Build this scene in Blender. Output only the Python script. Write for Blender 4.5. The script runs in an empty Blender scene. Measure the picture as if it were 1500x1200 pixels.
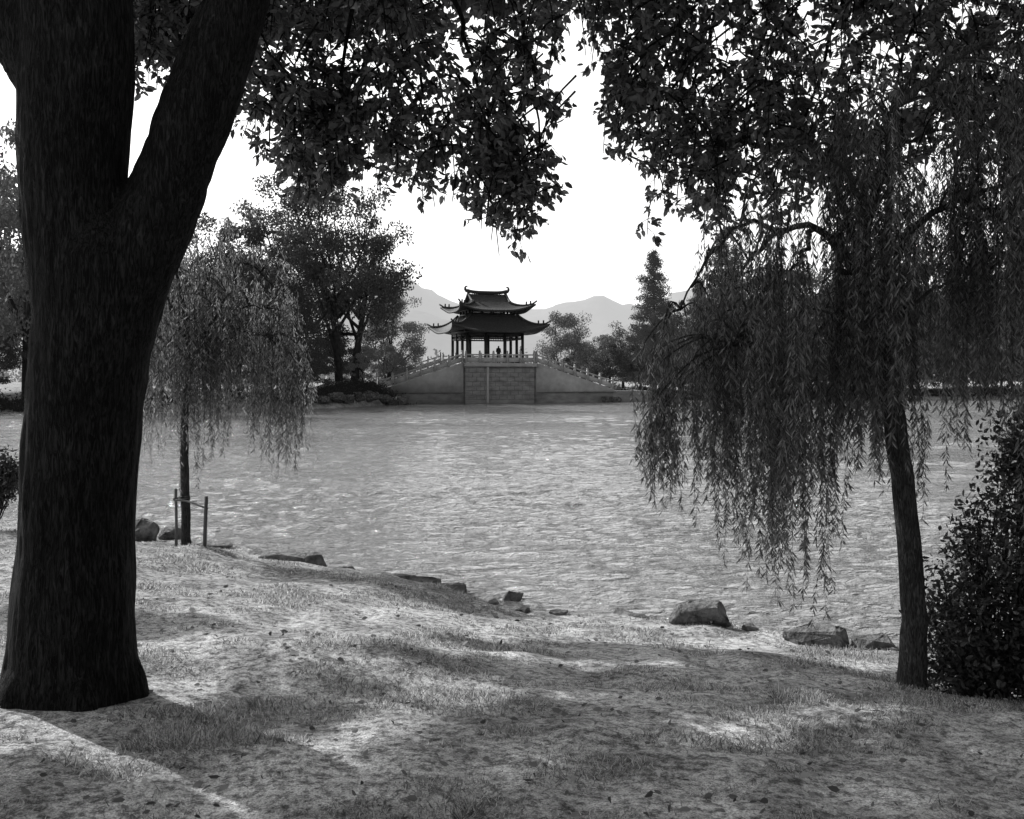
import bpy, bmesh, math, numpy as np
from mathutils import Vector, noise as mnoise
rng = np.random.default_rng(7)
scene = bpy.context.scene
EYE = 2.6
SUN_EL = math.radians(38.0)
SD = np.array([-0.768, 0.640])      # horizontal direction towards the sun
# ------------------------------------------------------------------ materials
def newmat(name):
    m = bpy.data.materials.new(name); m.use_nodes = True
    m.cycles.emission_sampling = 'NONE'
    nt = m.node_tree; nt.nodes.clear()
    out = nt.nodes.new('ShaderNodeOutputMaterial')
    return m, nt, out
def N(nt, t, **kw):
    n = nt.nodes.new(t)
    for k, v in kw.items():
        if k in n.inputs: n.inputs[k].default_value = v
        else: setattr(n, k, v)
    return n
def g(v): return (v, v, v, 1)
def ramp(nt, fac, stops):
    r = nt.nodes.new('ShaderNodeValToRGB')
    el = r.color_ramp.elements
    while len(el) < len(stops): el.new(0.5)
    for e, (p, v) in zip(el, stops): e.position = p; e.color = g(v)
    nt.links.new(fac, r.inputs[0]); return r.outputs[0]
def noise_tex(nt, scale, detail=4, rough=0.55, stretch=(1,1,1), dist=0.0):
    tc = N(nt, 'ShaderNodeTexCoord'); mp = N(nt, 'ShaderNodeMapping')
    mp.inputs['Scale'].default_value = stretch
    nt.links.new(tc.outputs['Object'], mp.inputs['Vector'])
    n = N(nt, 'ShaderNodeTexNoise', Scale=scale, Detail=detail, Roughness=rough, Distortion=dist)
    nt.links.new(mp.outputs[0], n.inputs['Vector'])
    return n.outputs['Fac']
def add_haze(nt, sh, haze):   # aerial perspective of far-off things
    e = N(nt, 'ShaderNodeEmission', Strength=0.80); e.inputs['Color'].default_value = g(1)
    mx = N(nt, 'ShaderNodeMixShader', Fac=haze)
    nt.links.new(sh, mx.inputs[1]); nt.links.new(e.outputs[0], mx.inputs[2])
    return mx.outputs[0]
def leaf_mat(name, lo, hi, trans=0.35, tboost=1.6, gloss=0.0, haze=0.0):
    m, nt, out = newmat(name)
    geo = N(nt, 'ShaderNodeNewGeometry')
    c = ramp(nt, geo.outputs['Random Per Island'], [(0, lo), (0.6, (lo+hi)/2), (1, hi)])
    if gloss > 0:
        p = N(nt, 'ShaderNodeBsdfPrincipled', Roughness=0.42); p.inputs['Specular IOR Level'].default_value = gloss
        nt.links.new(c, p.inputs['Base Color'])
    else:
        p = N(nt, 'ShaderNodeBsdfDiffuse'); nt.links.new(c, p.inputs['Color'])
    t = N(nt, 'ShaderNodeBsdfTranslucent')
    mm = N(nt, 'ShaderNodeVectorMath', operation='SCALE'); mm.inputs['Scale'].default_value = tboost
    nt.links.new(c, mm.inputs[0]); nt.links.new(mm.outputs[0], t.inputs['Color'])
    mx = N(nt, 'ShaderNodeMixShader', Fac=trans)
    nt.links.new(p.outputs[0], mx.inputs[1]); nt.links.new(t.outputs[0], mx.inputs[2])
    last = mx.outputs[0]
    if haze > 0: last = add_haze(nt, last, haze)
    nt.links.new(last, out.inputs[0]); return m
def solid_mat(name, lo, hi, scale=3, rough=0.85, bump=0.3, bdist=0.02, stretch=(1,1,1), haze=0, detail=4, spec=0.3):
    m, nt, out = newmat(name)
    n = noise_tex(nt, scale, detail, 0.6, stretch)
    c = ramp(nt, n, [(0.3, lo), (0.7, hi)])
    p = N(nt, 'ShaderNodeBsdfPrincipled', Roughness=rough)
    p.inputs['Specular IOR Level'].default_value = spec
    nt.links.new(c, p.inputs['Base Color'])
    n2 = noise_tex(nt, scale*3, detail, 0.65, stretch)
    b = N(nt, 'ShaderNodeBump', Strength=bump, Distance=bdist)
    nt.links.new(n2, b.inputs['Height']); nt.links.new(b.outputs[0], p.inputs['Normal'])
    last = p.outputs[0]
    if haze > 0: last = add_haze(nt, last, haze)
    nt.links.new(last, out.inputs[0]); return m
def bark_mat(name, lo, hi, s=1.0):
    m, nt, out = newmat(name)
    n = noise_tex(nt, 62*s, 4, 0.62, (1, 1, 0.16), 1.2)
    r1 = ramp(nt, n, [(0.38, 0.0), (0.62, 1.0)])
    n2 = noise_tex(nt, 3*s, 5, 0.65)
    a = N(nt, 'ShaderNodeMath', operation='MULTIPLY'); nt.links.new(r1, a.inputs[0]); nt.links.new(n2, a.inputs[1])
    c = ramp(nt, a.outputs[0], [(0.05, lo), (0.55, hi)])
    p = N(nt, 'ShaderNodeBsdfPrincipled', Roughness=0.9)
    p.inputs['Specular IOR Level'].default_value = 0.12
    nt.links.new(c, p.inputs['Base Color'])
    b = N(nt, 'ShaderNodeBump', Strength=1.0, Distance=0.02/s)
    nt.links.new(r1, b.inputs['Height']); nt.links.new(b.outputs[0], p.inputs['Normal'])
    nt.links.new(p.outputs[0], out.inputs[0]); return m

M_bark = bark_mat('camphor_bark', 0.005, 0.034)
M_wbark = bark_mat('willow_bark', 0.025, 0.11, 1.5)
M_leaf = leaf_mat('camphor_leaf', 0.025, 0.15, 0.42, 2.3, 0.45)
M_will = leaf_mat('willow_leaf', 0.04, 0.21, 0.46, 2.1)
M_willL = leaf_mat('young_willow_leaf', 0.05, 0.21, 0.46, 2.1)
M_shrub = leaf_mat('shrub_leaf', 0.015, 0.06, 0.2, 1.5, 0.35)
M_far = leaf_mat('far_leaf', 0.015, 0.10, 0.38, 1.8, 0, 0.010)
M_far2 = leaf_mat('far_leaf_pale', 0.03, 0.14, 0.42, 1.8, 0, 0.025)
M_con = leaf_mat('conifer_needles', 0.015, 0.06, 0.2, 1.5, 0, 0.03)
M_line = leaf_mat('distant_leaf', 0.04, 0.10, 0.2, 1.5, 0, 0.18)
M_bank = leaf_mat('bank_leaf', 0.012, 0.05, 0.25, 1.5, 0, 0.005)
M_fbark = solid_mat('far_bark', 0.02, 0.06, 5)
M_stone = solid_mat('bridge_stone', 0.22, 0.44, 0.9, 0.9, 0.5, 0.05, (1,1,2.5))
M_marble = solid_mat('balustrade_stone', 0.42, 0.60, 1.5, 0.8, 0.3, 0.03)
M_joint = solid_mat('stone_joint', 0.14, 0.26, 5)
M_roof = solid_mat('roof_tile', 0.04, 0.08, 6, 0.7, 0.4, 0.03)
M_lac = solid_mat('lacquered_wood', 0.02, 0.05, 3, 0.5, 0.1, 0.01)
M_rock = solid_mat('shore_rock', 0.03, 0.30, 7, 0.85, 1.0, 0.06)
M_stake = solid_mat('stake_wood', 0.05, 0.14, 8, 0.9, 0.5, 0.01, (1,1,.15))
M_cloth = solid_mat('cloth', 0.03, 0.06, 8)
# ------------------------------------------------------------------ mesh utils
def build(name, parts, smooth=False):
    V, Q, MI, mats, off = [], [], [], [], 0
    for v, q, mt in parts:
        if len(v) == 0: continue
        if mt not in mats: mats.append(mt)
        V.append(v); Q.append(q+off); off += len(v)
        MI.append(np.full(len(q), mats.index(mt), dtype=np.int32))
    V = np.concatenate(V).astype(np.float32); Q = np.concatenate(Q).astype(np.int32); MI = np.concatenate(MI)
    me = bpy.data.meshes.new(name)
    me.vertices.add(len(V)); me.vertices.foreach_set('co', V.ravel())
    me.loops.add(Q.size); me.loops.foreach_set('vertex_index', Q.ravel())
    me.polygons.add(len(Q)); me.polygons.foreach_set('loop_start', np.arange(0, Q.size, 4, dtype=np.int32))
    me.polygons.foreach_set('material_index', MI)
    if smooth: me.polygons.foreach_set('use_smooth', np.ones(len(Q), dtype=bool))
    for mt in mats: me.materials.append(mt)
    me.update(calc_edges=True); me.validate()
    return me
def obj(name, me, loc=(0,0,0), rotz=0, scale=1, parent=None):
    o = bpy.data.objects.new(name, me); scene.collection.objects.link(o)
    o.location = loc; o.rotation_euler = (0, 0, rotz)
    o.scale = (scale,)*3 if np.isscalar(scale) else scale
    if parent: o.parent = parent
    return o
def empty(name, loc=(0,0,0), rotz=0):
    o = bpy.data.objects.new(name, None); scene.collection.objects.link(o)
    o.location = loc; o.rotation_euler = (0,0,rotz); return o
def tube(pts, rad, k=8):
    P = np.array(pts, float); R = np.array(rad, float); n = len(P)
    T = np.gradient(P, axis=0); T /= np.linalg.norm(T, axis=1)[:,None]+1e-9
    ref = np.array([0.0,1,0]) if abs(T[0,1]) < 0.9 else np.array([1.0,0,0])
    A = np.cross(T, ref); A /= np.linalg.norm(A, axis=1)[:,None]+1e-9
    B = np.cross(T, A)
    th = np.arange(k)*2*np.pi/k
    V = P[:,None,:] + R[:,None,None]*(np.cos(th)[None,:,None]*A[:,None,:] + np.sin(th)[None,:,None]*B[:,None,:])
    i = np.arange(n-1)[:,None]*k; j = np.arange(k)[None,:]; j2 = (j+1) % k
    Q = np.stack([i+j, i+j2, i+k+j2, i+k+j], -1).reshape(-1,4)
    V = V.reshape(-1,3)
    if k % 2: return V, Q
    V = np.concatenate([V, P[:1], P[-1:]])
    c0, c1 = n*k, n*k+1; e = (n-1)*k
    cap = []
    for a in range(0, k, 2):
        cap.append([c0, (a+2) % k, (a+1) % k, a]); cap.append([c1, e+a, e+(a+1) % k, e+(a+2) % k])
    return V, np.concatenate([Q, np.array(cap)])
def spline(pts, n):
    P = np.array(pts, float); m = len(P)
    t = np.linspace(0, m-1, n); i = np.clip(t.astype(int), 0, m-2); f = (t-i)[:,None]
    p0 = P[np.clip(i-1,0,m-1)]; p1 = P[i]; p2 = P[i+1]; p3 = P[np.clip(i+2,0,m-1)]
    return 0.5*((2*p1)+(-p0+p2)*f+(2*p0-5*p1+4*p2-p3)*f**2+(-p0+3*p1-3*p2+p3)*f**3)
def limb(pts, radii, n=16, k=8, wob=0.0):
    P = spline(pts, n); R = np.interp(np.linspace(0,len(radii)-1,n), np.arange(len(radii)), radii)
    if wob: P[1:-1] += rng.normal(0, wob, (n-2,3))
    return tube(P, R, k)
def rdir(n):
    v = rng.normal(size=(n,3)); return v/np.linalg.norm(v,axis=1)[:,None]
def leaves(P, D, L, W, hexa=False):
    n = len(P); D = D/(np.linalg.norm(D,axis=1)[:,None]+1e-9)
    S = np.cross(D, rdir(n)); S /= np.linalg.norm(S,axis=1)[:,None]+1e-9
    U = np.cross(D, S)
    L = np.broadcast_to(L, n)[:,None]; W = np.broadcast_to(W, n)[:,None]
    if not hexa:
        V = np.stack([P, P+D*L*0.45+S*W*0.5, P+D*L, P+D*L*0.45-S*W*0.5], 1).reshape(-1,3)
        return V, np.arange(n*4).reshape(n,4)
    f = U*W*0.14
    V = np.stack([P, P+D*L*.3+S*W*.48+f, P+D*L*.68+S*W*.40+f, P+D*L-U*W*.1,
                  P+D*L*.68-S*W*.40+f, P+D*L*.3-S*W*.48+f], 1).reshape(-1,3)
    b = np.arange(n)[:,None]*6
    Q = np.concatenate([b+np.array([[0,1,2,3]]), b+np.array([[0,3,4,5]])])
    return V, Q
def merge(lst):
    V, Q, o = [], [], 0
    for v, q in lst:
        V.append(v); Q.append(q+o); o += len(v)
    return np.concatenate(V), np.concatenate(Q)
def sines(x, y, scale, seed, n=14):
    r = np.random.default_rng(seed); z = np.zeros_like(x, dtype=float)
    for _ in range(n):
        a = r.uniform(0, 2*np.pi); k = scale*r.uniform(0.5, 1.8)
        z += np.sin((x*np.cos(a)+y*np.sin(a))*k + r.uniform(0, 6.28))
    return z/np.sqrt(n/2)
# ------------------------------------------------------------------ terrain
SX = [-1500,-60,-20,-9.3,-5.95,-4.6,-3.3,-1.45,-.24,1.1,2.23,3.17,4.4,8,20,60,1500]
SY = [30,30,24,18,15.4,14.8,13.7,12.3,11.45,10.65,9.85,9.25,8.6,7.5,5,-10,-200]
FX = [-1500,-60,-40,-22,-13.5,-11,-9,7.5,9,14,30,60,200,1500]
FY = [50,66,70,74,81,88,150,150,99,104,108,112,130,300]
def shore_d(x, y):
    return (np.interp(x, SX, SY) + 0.18*sines(x, y*0, 2.0, 3) + .09*sines(x,y*0,7.0,4) - y)*0.83
def ground_z(x, y):
    d = shore_d(x, y)
    near = np.where(d > 0, 0.10+0.80*(1-np.exp(-(d/3.4)**1.35)), 0.10+d*0.9)
    near = near + np.where(d > 0.1, 0.022*sines(x, y, 2.2, 11)+0.010*sines(x, y, 7, 12), 0)
    near = np.maximum(near, -1.5)
    fd = y - (np.interp(x, FX, FY) + 0.8*sines(x, y*0, 0.5, 5))
    far = np.where(fd > 0, 0.1+1.0*(1-np.exp(-fd/3.0)), 0.1+fd*0.5)
    far = far + np.where(fd > 0, 0.12*sines(x, y, 0.6, 21), 0)
    far = far + np.where(fd > 0, 1.1*np.exp(-((x+14.5)/3.5)**2-((y-86)/3.5)**2)*np.clip(fd/2,0,1), 0)
    far = np.maximum(far, -1.5)
    return np.maximum(near, far)
def axis(core, mid, far, cs, ms):
    a = np.arange(core[0], core[1], cs)
    m1 = np.arange(mid[0], core[0], ms); m2 = np.arange(core[1], mid[1], ms)
    f1 = -np.geomspace(-mid[0], -far[0], 14)[1:][::-1]
    f2 = np.geomspace(mid[1], far[1], 22)[1:]
    return np.concatenate([f1, m1, a, m2, f2])
gx = axis((-8,6.5),(-60,62),(-1500,1500),0.06,0.9)
gy = np.concatenate([-np.geomspace(2,1500,20)[::-1], np.arange(-1.5,2.5,.5), np.arange(2.5,17.5,0.06), np.arange(17.5,130,0.9), np.geomspace(130,3500,30)])
GX, GY = np.meshgrid(gx, gy)
GZ = ground_z(GX, GY)
nx, ny = len(gx), len(gy)
Vg = np.stack([GX, GY, GZ], -1).reshape(-1,3)
ii = (np.arange(ny-1)[:,None]*nx + np.arange(nx-1)[None,:])
Qg = np.stack([ii, ii+1, ii+nx+1, ii+nx], -1).reshape(-1,4)
m, nt, out = newmat('grassy_soil')
n1 = noise_tex(nt, 1.4, 5, 0.7); n2 = noise_tex(nt, 17, 5, 0.8); n3 = noise_tex(nt, 95, 2, 0.7)
c1 = ramp(nt, n1, [(0.38, 0.30), (0.60, 0.66)]); c2 = ramp(nt, n2, [(0.40, 0.30), (0.56, 1.15)]); c3 = ramp(nt, n3, [(0.36, 0.55), (0.62, 1.25)])
mu = N(nt,'ShaderNodeVectorMath',operation='MULTIPLY'); nt.links.new(c1,mu.inputs[0]); nt.links.new(c2,mu.inputs[1])
mu2 = N(nt,'ShaderNodeVectorMath',operation='MULTIPLY'); nt.links.new(mu.outputs[0],mu2.inputs[0]); nt.links.new(c3,mu2.inputs[1])
p = N(nt,'ShaderNodeBsdfDiffuse', Roughness=0.2)
nt.links.new(mu2.outputs[0], p.inputs['Color'])
ad = N(nt,'ShaderNodeMath',operation='ADD'); nt.links.new(n2,ad.inputs[0]); nt.links.new(n3,ad.inputs[1])
b = N(nt,'ShaderNodeBump',Strength=0.5,Distance=0.02); nt.links.new(ad.outputs[0],b.inputs['Height']); nt.links.new(b.outputs[0],p.inputs['Normal'])
nt.links.new(p.outputs[0],out.inputs[0])
obj('ground', build('ground', [(Vg, Qg, m)], True))
# ------------------------------------------------------------------ water
m, nt, out = newmat('lake_water')
w1 = noise_tex(nt, 10.0, 3, 0.65, (0.65,1.2,1), 0.7); w2 = noise_tex(nt, 2.6, 2, 0.5, (0.65,1.25,1), .4); w3 = noise_tex(nt, 0.06, 3, 0.55, (0.35,1.5,1))
a1 = N(nt,'ShaderNodeMath',operation='MULTIPLY'); a1.inputs[1].default_value = 1.8; nt.links.new(w2,a1.inputs[0])
a2 = N(nt,'ShaderNodeMath',operation='ADD'); nt.links.new(w1,a2.inputs[0]); nt.links.new(a1.outputs[0],a2.inputs[1])
st = ramp(nt, w3, [(0.35, 0.5), (0.65, 1.0)])
b = N(nt,'ShaderNodeBump',Distance=0.12); nt.links.new(a2.outputs[0],b.inputs['Height']); nt.links.new(st,b.inputs['Strength'])
p = N(nt,'ShaderNodeBsdfPrincipled', Roughness=0.035, IOR=1.34); p.inputs['Base Color'].default_value = g(0.20)
nt.links.new(b.outputs[0],p.inputs['Normal']); nt.links.new(p.outputs[0],out.inputs[0])
core=np.arange(-9.5,9.5,0.065)
wx = np.concatenate([-np.geomspace(60,1500,12)[::-1], np.arange(-59,-9.5,.22), core, np.arange(9.5,59,.22), np.geomspace(60,1500,12)])
ys=[7.5]
while ys[-1]<104: ys.append(ys[-1]+min(.26,max(.065,(ys[-1]-20)*.0055)))
wy = np.concatenate([[-300,-60,-10,0,4,6.5], ys, np.arange(105,140,4), np.geomspace(145,1700,14)])
WX, WY_ = np.meshgrid(wx, wy)
def fade(v,a,b): return np.clip((v-a)/(b-a),0,1)
band=(WY_>7.4)*(WY_<106)
s1=fade(WY_,32,22)*fade(np.abs(WX),9.5,8); s2=fade(WY_,70,35)*fade(np.abs(WX),26,10); s3=fade(np.abs(WX),60,45)*fade(WY_,7.5,14)
gust=1+.22*sines(WX*.5,WY_*1.2,.35,509)
WZ = band*np.clip(gust,.4,1.6)*(0.0058*s1*sines(WX*.75,WY_*1.25,16,502,40)+0.0092*s2*sines(WX*.75,WY_*1.25,7.2,501,40)+0.015*s3*sines(WX*.7,WY_*1.3,3.1,503,40))
nw=len(wx); i_=(np.arange(len(wy)-1)[:,None]*nw+np.arange(nw-1)[None,:]); Qw=np.stack([i_,i_+1,i_+nw+1,i_+nw],-1).reshape(-1,4)
obj('lake_water', build('lake_water', [(np.stack([WX,WY_,WZ],-1).reshape(-1,3), Qw, m)], True))
# ------------------------------------------------------------------ mountains
def mountain(name, y0, prof, haze, seed):
    xs = np.linspace(-2600, 2600, 260); ys = np.linspace(-500, 500, 24)
    X, Y = np.meshgrid(xs, ys)
    px, pz = zip(*prof); Z = np.interp(X, px, pz)
    Z = (Z + 5*sines(X, Y, 0.03, seed) + 2.5*sines(X, Y, 0.12, seed+1))*np.exp(-(Y/230)**2) - 2
    V = np.stack([X, Y+y0, Z], -1).reshape(-1,3)
    i = (np.arange(23)[:,None]*260+np.arange(259)[None,:]); Q = np.stack([i,i+1,i+261,i+260],-1).reshape(-1,4)
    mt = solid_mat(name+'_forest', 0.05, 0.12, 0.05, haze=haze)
    obj(name, build(name, [(V,Q,mt)], True))
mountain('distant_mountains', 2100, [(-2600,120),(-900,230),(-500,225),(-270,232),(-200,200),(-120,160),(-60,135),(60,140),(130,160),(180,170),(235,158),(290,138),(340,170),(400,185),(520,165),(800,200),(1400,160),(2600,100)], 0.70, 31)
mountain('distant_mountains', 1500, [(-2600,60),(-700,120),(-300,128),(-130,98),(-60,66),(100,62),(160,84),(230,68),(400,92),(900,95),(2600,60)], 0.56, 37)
# ------------------------------------------------------------------ far trees
def broadleaf(name, seed, h, r, mt, ncl=55, per=230, ls=0.24, z0=0.22, twin=False):
    global rng
    keep = rng; rng = np.random.default_rng(seed)
    T, C = [], []
    bases = [(0,0)] if not twin else [(-.5,0),(.6,.3)]
    for bx, by in bases:
        top = np.array([bx*3+rng.normal(0,.5), by*2, h*0.5])
        T.append(limb([(bx,by,-0.5),(bx*1.4,by,h*.15),(bx*2,by,h*.3),top],[h*.028,h*.022,h*.017,h*.01],10,7))
        for i in range(8):
            a = i*0.785*1.0+rng.uniform(-.3,.3); zz = h*rng.uniform(.14,.42)
            s = np.array([bx*1.7,by,zz]); e = np.array([math.cos(a)*r*rng.uniform(.45,.85), math.sin(a)*r*rng.uniform(.45,.85), h*rng.uniform(.25,.94)])
            mid = (s+e)/2+np.array([0,0,-h*.03])+rng.normal(0,.3,3)
            T.append(limb([s,mid,e],[h*.011,h*.007,h*.003],8,5))
            for _ in range(4):
                q = mid+(e-mid)*rng.uniform(0,.9); e2 = q+rdir(1)[0]*r*.45+np.array([0,0,r*.12])
                T.append(limb([q,(q+e2)/2+rng.normal(0,.15,3),e2],[h*.004,h*.0025,h*.001],5,4)); C.append(e2)
            C.append(e)
    while len(C) < ncl:
        d = rdir(1)[0]*rng.uniform(.4,1)
        C.append(np.array([d[0]*r, d[1]*r, h*(.5+z0/2)+d[2]*h*(.5-z0/2)*.98]))
    L = []
    for c in C:
        n = int(per*rng.uniform(.5,1.4)); rr = r*rng.uniform(.13,.27)
        P = c + rdir(n)*(rng.uniform(0,1,(n,1))**.45)*rr*np.array([1.15,1.15,.65])
        L.append(leaves(P, rdir(n)+np.array([0,0,-.3]), ls*rng.uniform(.7,1.3,n), ls*.55))
    lv, lq = merge(L); tv, tq = merge(T)
    rng = keep
    return build(name, [(tv,tq,M_fbark),(lv,lq,mt)])
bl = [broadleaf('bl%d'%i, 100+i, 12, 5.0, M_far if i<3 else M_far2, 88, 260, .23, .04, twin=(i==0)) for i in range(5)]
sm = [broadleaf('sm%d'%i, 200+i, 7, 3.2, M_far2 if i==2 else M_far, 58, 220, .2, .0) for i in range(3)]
def gz(x,y): return float(ground_z(np.array([x],float),np.array([y],float))[0])
def tree(me, x, y, s, rot, name='broadleaf_tree', sz=None):
    obj(name, me, (x,y,gz(x,y)-.05), rot, s if sz is None else (s,s,sz))
tree(bl[0], -14.3, 86, 1.18, .3, sz=1.48)
tree(bl[1], -19.5, 90, 1.15, 1.1, sz=1.42)
tree(bl[4], -11.6, 95, .72, 2.1, sz=.85)
tree(bl[2], -24, 84, 1.1, 2.7, sz=1.30)
tree(bl[3], -30, 82, 1.2, .2, sz=1.35)
tree(bl[4], -37, 76, 1.35, 4.2, sz=1.95)
tree(bl[2], -45, 84, 1.35, 5.2, sz=1.7)
tree(bl[1], -34, 90, 1.2, 3.2, sz=1.4)
for i,(x,y,s) in enumerate([(-17,82.5,.75),(-20,80,.8),(-22.5,79.5,.85),(-27,77,.9),(-31,78,.85),(-34,75,.95),(-40,75,.95),(-13.0,86.5,.45),(-15.5,89,.85),(-18.5,84,.9),(-11.5,92,.7),(-47,75,.9),(-53,74,.9),(-24.5,79,.9)]):
    tree(sm[(i*2)%3], x, y, s, i*1.3)
tree(bl[3], 6.4, 122, .78, 1.9, sz=1.02)
for i,(x,y,s) in enumerate([(8.4,119,.75),(10.6,108,.85),(12.6,113,1.05),(14.2,110,.8),(16.6,112,1.0),(18.6,110,.9),(21,113,1.1),(24.5,112,1.1),(9.6,125,1.0)]):
    tree(sm[i%3], x, y, s, i*.9+.3)
for i,(x,y,s) in enumerate([(19.5,121,.8),(28,118,1.0),(33,116,1.05),(38,121,1.03),(43,117,1.1),(48,122,1.15),(53,118,1.05),(58,122,1.2),(65,120,1.25),(74,124,1.25),(84,126,1.25)]):
    tree(bl[1+i%4], x, y, s, i*1.7, sz=s*rng.uniform(.95,1.2))
for i,(x,y) in enumerate([(27,111),(31,112),(36,114),(41,114),(46,115),(51,115),(57,116),(-62,78),(29,110),(34,111),(39,112),(44,112),(49,113),(54,113)]):
    tree(sm[i%3], x, y, .9, i*2.1)
def conifer(name, seed, h, r):
    global rng
    keep = rng; rng = np.random.default_rng(seed)
    T = [limb([(0,0,-.3),(.05,0,h*.5),(0,0,h)],[h*.016,h*.01,.01],12,6)]; L = []
    z = h*.06
    while z < h*.99:
        f = 1-z/h; rr = r*(f**.75)*rng.uniform(.65,1.2)+.1
        a0 = rng.uniform(0,6.28)
        for k in range(5):
            a = a0+k*1.257+rng.uniform(-.6,.6); R = rr*rng.uniform(.6,1.15); zz=z+rng.uniform(-.35,.35)
            e = np.array([math.cos(a)*R, math.sin(a)*R, zz+R*.12]); s = np.array([0,0,zz])
            T.append(limb([s,(s+e)/2+[0,0,-.08],e],[.04,.025,.008],4,4))
            n = int(45+90*R); t = rng.uniform(.05,1,n)[:,None]**.8
            P = s+(e-s)*t+rng.normal(0,1,(n,3))*np.array([.24,.24,.22])*(1.25-.6*t)+[0,0,-.15]
            L.append(leaves(P, np.tile((e-s)/R,(n,1))*.6+rdir(n)+[0,0,-.4], .24, .08))
        z += h*.028*rng.uniform(.7,1.5)
    lv,lq = merge(L); tv,tq = merge(T); rng = keep
    return build(name,[(tv,tq,M_fbark),(lv,lq,M_con)])
con = [conifer('con0',301,15,4.3), conifer('con1',302,17,4.4)]
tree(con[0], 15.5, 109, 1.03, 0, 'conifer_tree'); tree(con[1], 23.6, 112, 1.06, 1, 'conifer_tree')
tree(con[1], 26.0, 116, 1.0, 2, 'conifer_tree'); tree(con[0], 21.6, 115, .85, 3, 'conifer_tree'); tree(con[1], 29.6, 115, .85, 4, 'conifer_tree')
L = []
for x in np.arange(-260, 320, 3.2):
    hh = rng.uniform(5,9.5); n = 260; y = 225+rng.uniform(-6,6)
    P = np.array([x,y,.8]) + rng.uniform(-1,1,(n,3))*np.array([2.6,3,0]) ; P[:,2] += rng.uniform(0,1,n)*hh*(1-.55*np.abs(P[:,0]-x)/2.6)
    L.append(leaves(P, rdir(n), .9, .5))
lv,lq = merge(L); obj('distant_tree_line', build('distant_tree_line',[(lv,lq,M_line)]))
L=[]
for x in np.concatenate([rng.uniform(-75,-10,900), rng.uniform(-18,-10.5,330), rng.uniform(9.5,85,620)]):
    y = float(np.interp(x,FX,FY))+rng.uniform(.1,4); 
    if -11<x<-9: y=rng.uniform(88,92)
    z=max(gz(x,y),0); n=70; s=rng.uniform(.4,1.5)
    P = np.array([x,y,z])+rdir(n)*np.abs(rng.normal(0,1,(n,1)))*np.array([.5,.5,.35])*s; P[:,2]=np.maximum(P[:,2],z)
    L.append(leaves(P, rdir(n)+[0,0,.6], .2, .1))
lv,lq = merge(L); obj('bank_undergrowth', build('bank_undergrowth',[(lv,lq,M_bank)]))
# ------------------------------------------------------------------ bridge pavilion
TH = math.radians(18)
pav = empty('stone_bridge_pavilion', (-2.45, 97.5, 0), TH)
def box(c, s):
    c = np.array(c,float); s = np.array(s,float)/2
    v = np.array([[x,y,z] for x in (-1,1) for y in (-1,1) for z in (-1,1)])*s+c
    q = np.array([[0,1,3,2],[4,6,7,5],[0,4,5,1],[2,3,7,6],[0,2,6,4],[1,5,7,3]])
    return v,q
def part(name, lst, mt, smooth=False, bevel=0):
    v,q = merge(lst); o = obj(name, build(name,[(v,q,mt)],smooth), parent=pav)
    if bevel:
        bv = o.modifiers.new('b','BEVEL'); bv.width = bevel; bv.segments = 2
    return o
DZ = 3.75; HW = 4.2; UE = 11.5; UP = 3.35
def deck(u):
    a = abs(u); return DZ if a <= UP else DZ-(a-UP)/(UE-UP)*2.6
def prism(us, v0, v1, zt, zb):
    n=len(us); V=[]; 
    for u in us: V += [[u,v0,zb],[u,v1,zb],[u,v1,zt(u)],[u,v0,zt(u)]]
    Q=[]
    for i in range(n-1):
        a=i*4; b=a+4
        Q += [[a,b,b+3,a+3],[a+1,a+2,b+2,b+1],[a+3,b+3,b+2,a+2],[a,a+1,b+1,b]]
    Q += [[0,3,2,1],[(n-1)*4,(n-1)*4+1,(n-1)*4+2,(n-1)*4+3]]
    return np.array(V,float), np.array(Q)
part('abutments', [prism([-UE,-UP],-HW,HW,deck,-1.2), prism([UP,UE],-HW,HW,deck,-1.2)], M_stone)
part('piers', [box((-2.37,0,1.1),(2.06,HW*2+.5,4.6)), box((1.03,0,1.1),(4.74,HW*2+.3,4.6))], M_stone, bevel=.05)
part('lit_strips', [box((-1.26,s*(HW+.22),1.2),(.22,.3,4.4)) for s in (-1,1)], M_marble, bevel=.02)  # pale bars added in place of the lit strip between the piers
part('deck_slab', [box((0,0,3.58),(7.1,HW*2+1.0,.34))], M_marble, bevel=.04)
part('coping', [prism([-UE-.2,-UP-.25], s*HW-.2, s*HW+.2, lambda u:deck(u)+.12, 1.0) for s in (-1,1)] +
    [prism([UP+.25,UE+.2], s*HW-.2, s*HW+.2, lambda u:deck(u)+.12, 1.0) for s in (-1,1)], M_marble)
jl=[]
for r_i,z in enumerate(np.arange(.35,3.3,.42)):
    for s in (-1,1):
        for a,b_,o_ in ((-3.37,-1.40,.25),(-1.12,3.37,.15)):
            jl.append(box(((a+b_)/2, s*(HW+o_), z),(b_-a+.02,.03,.03)))
            for u in np.arange(a+.3+.35*(r_i%2), b_-.1, .75): jl.append(box((u, s*(HW+o_), z+.21),(.03,.028,.38)))
part('stone_courses', jl, M_joint)
part('causeway_wall', [box((-14.5,-HW+.5,.45),(6,1,1.5)), box((13.6,-HW+.6,.4),(4.2,1,1.4))], M_stone, bevel=.05)
posts=[]; rails=[]
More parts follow.
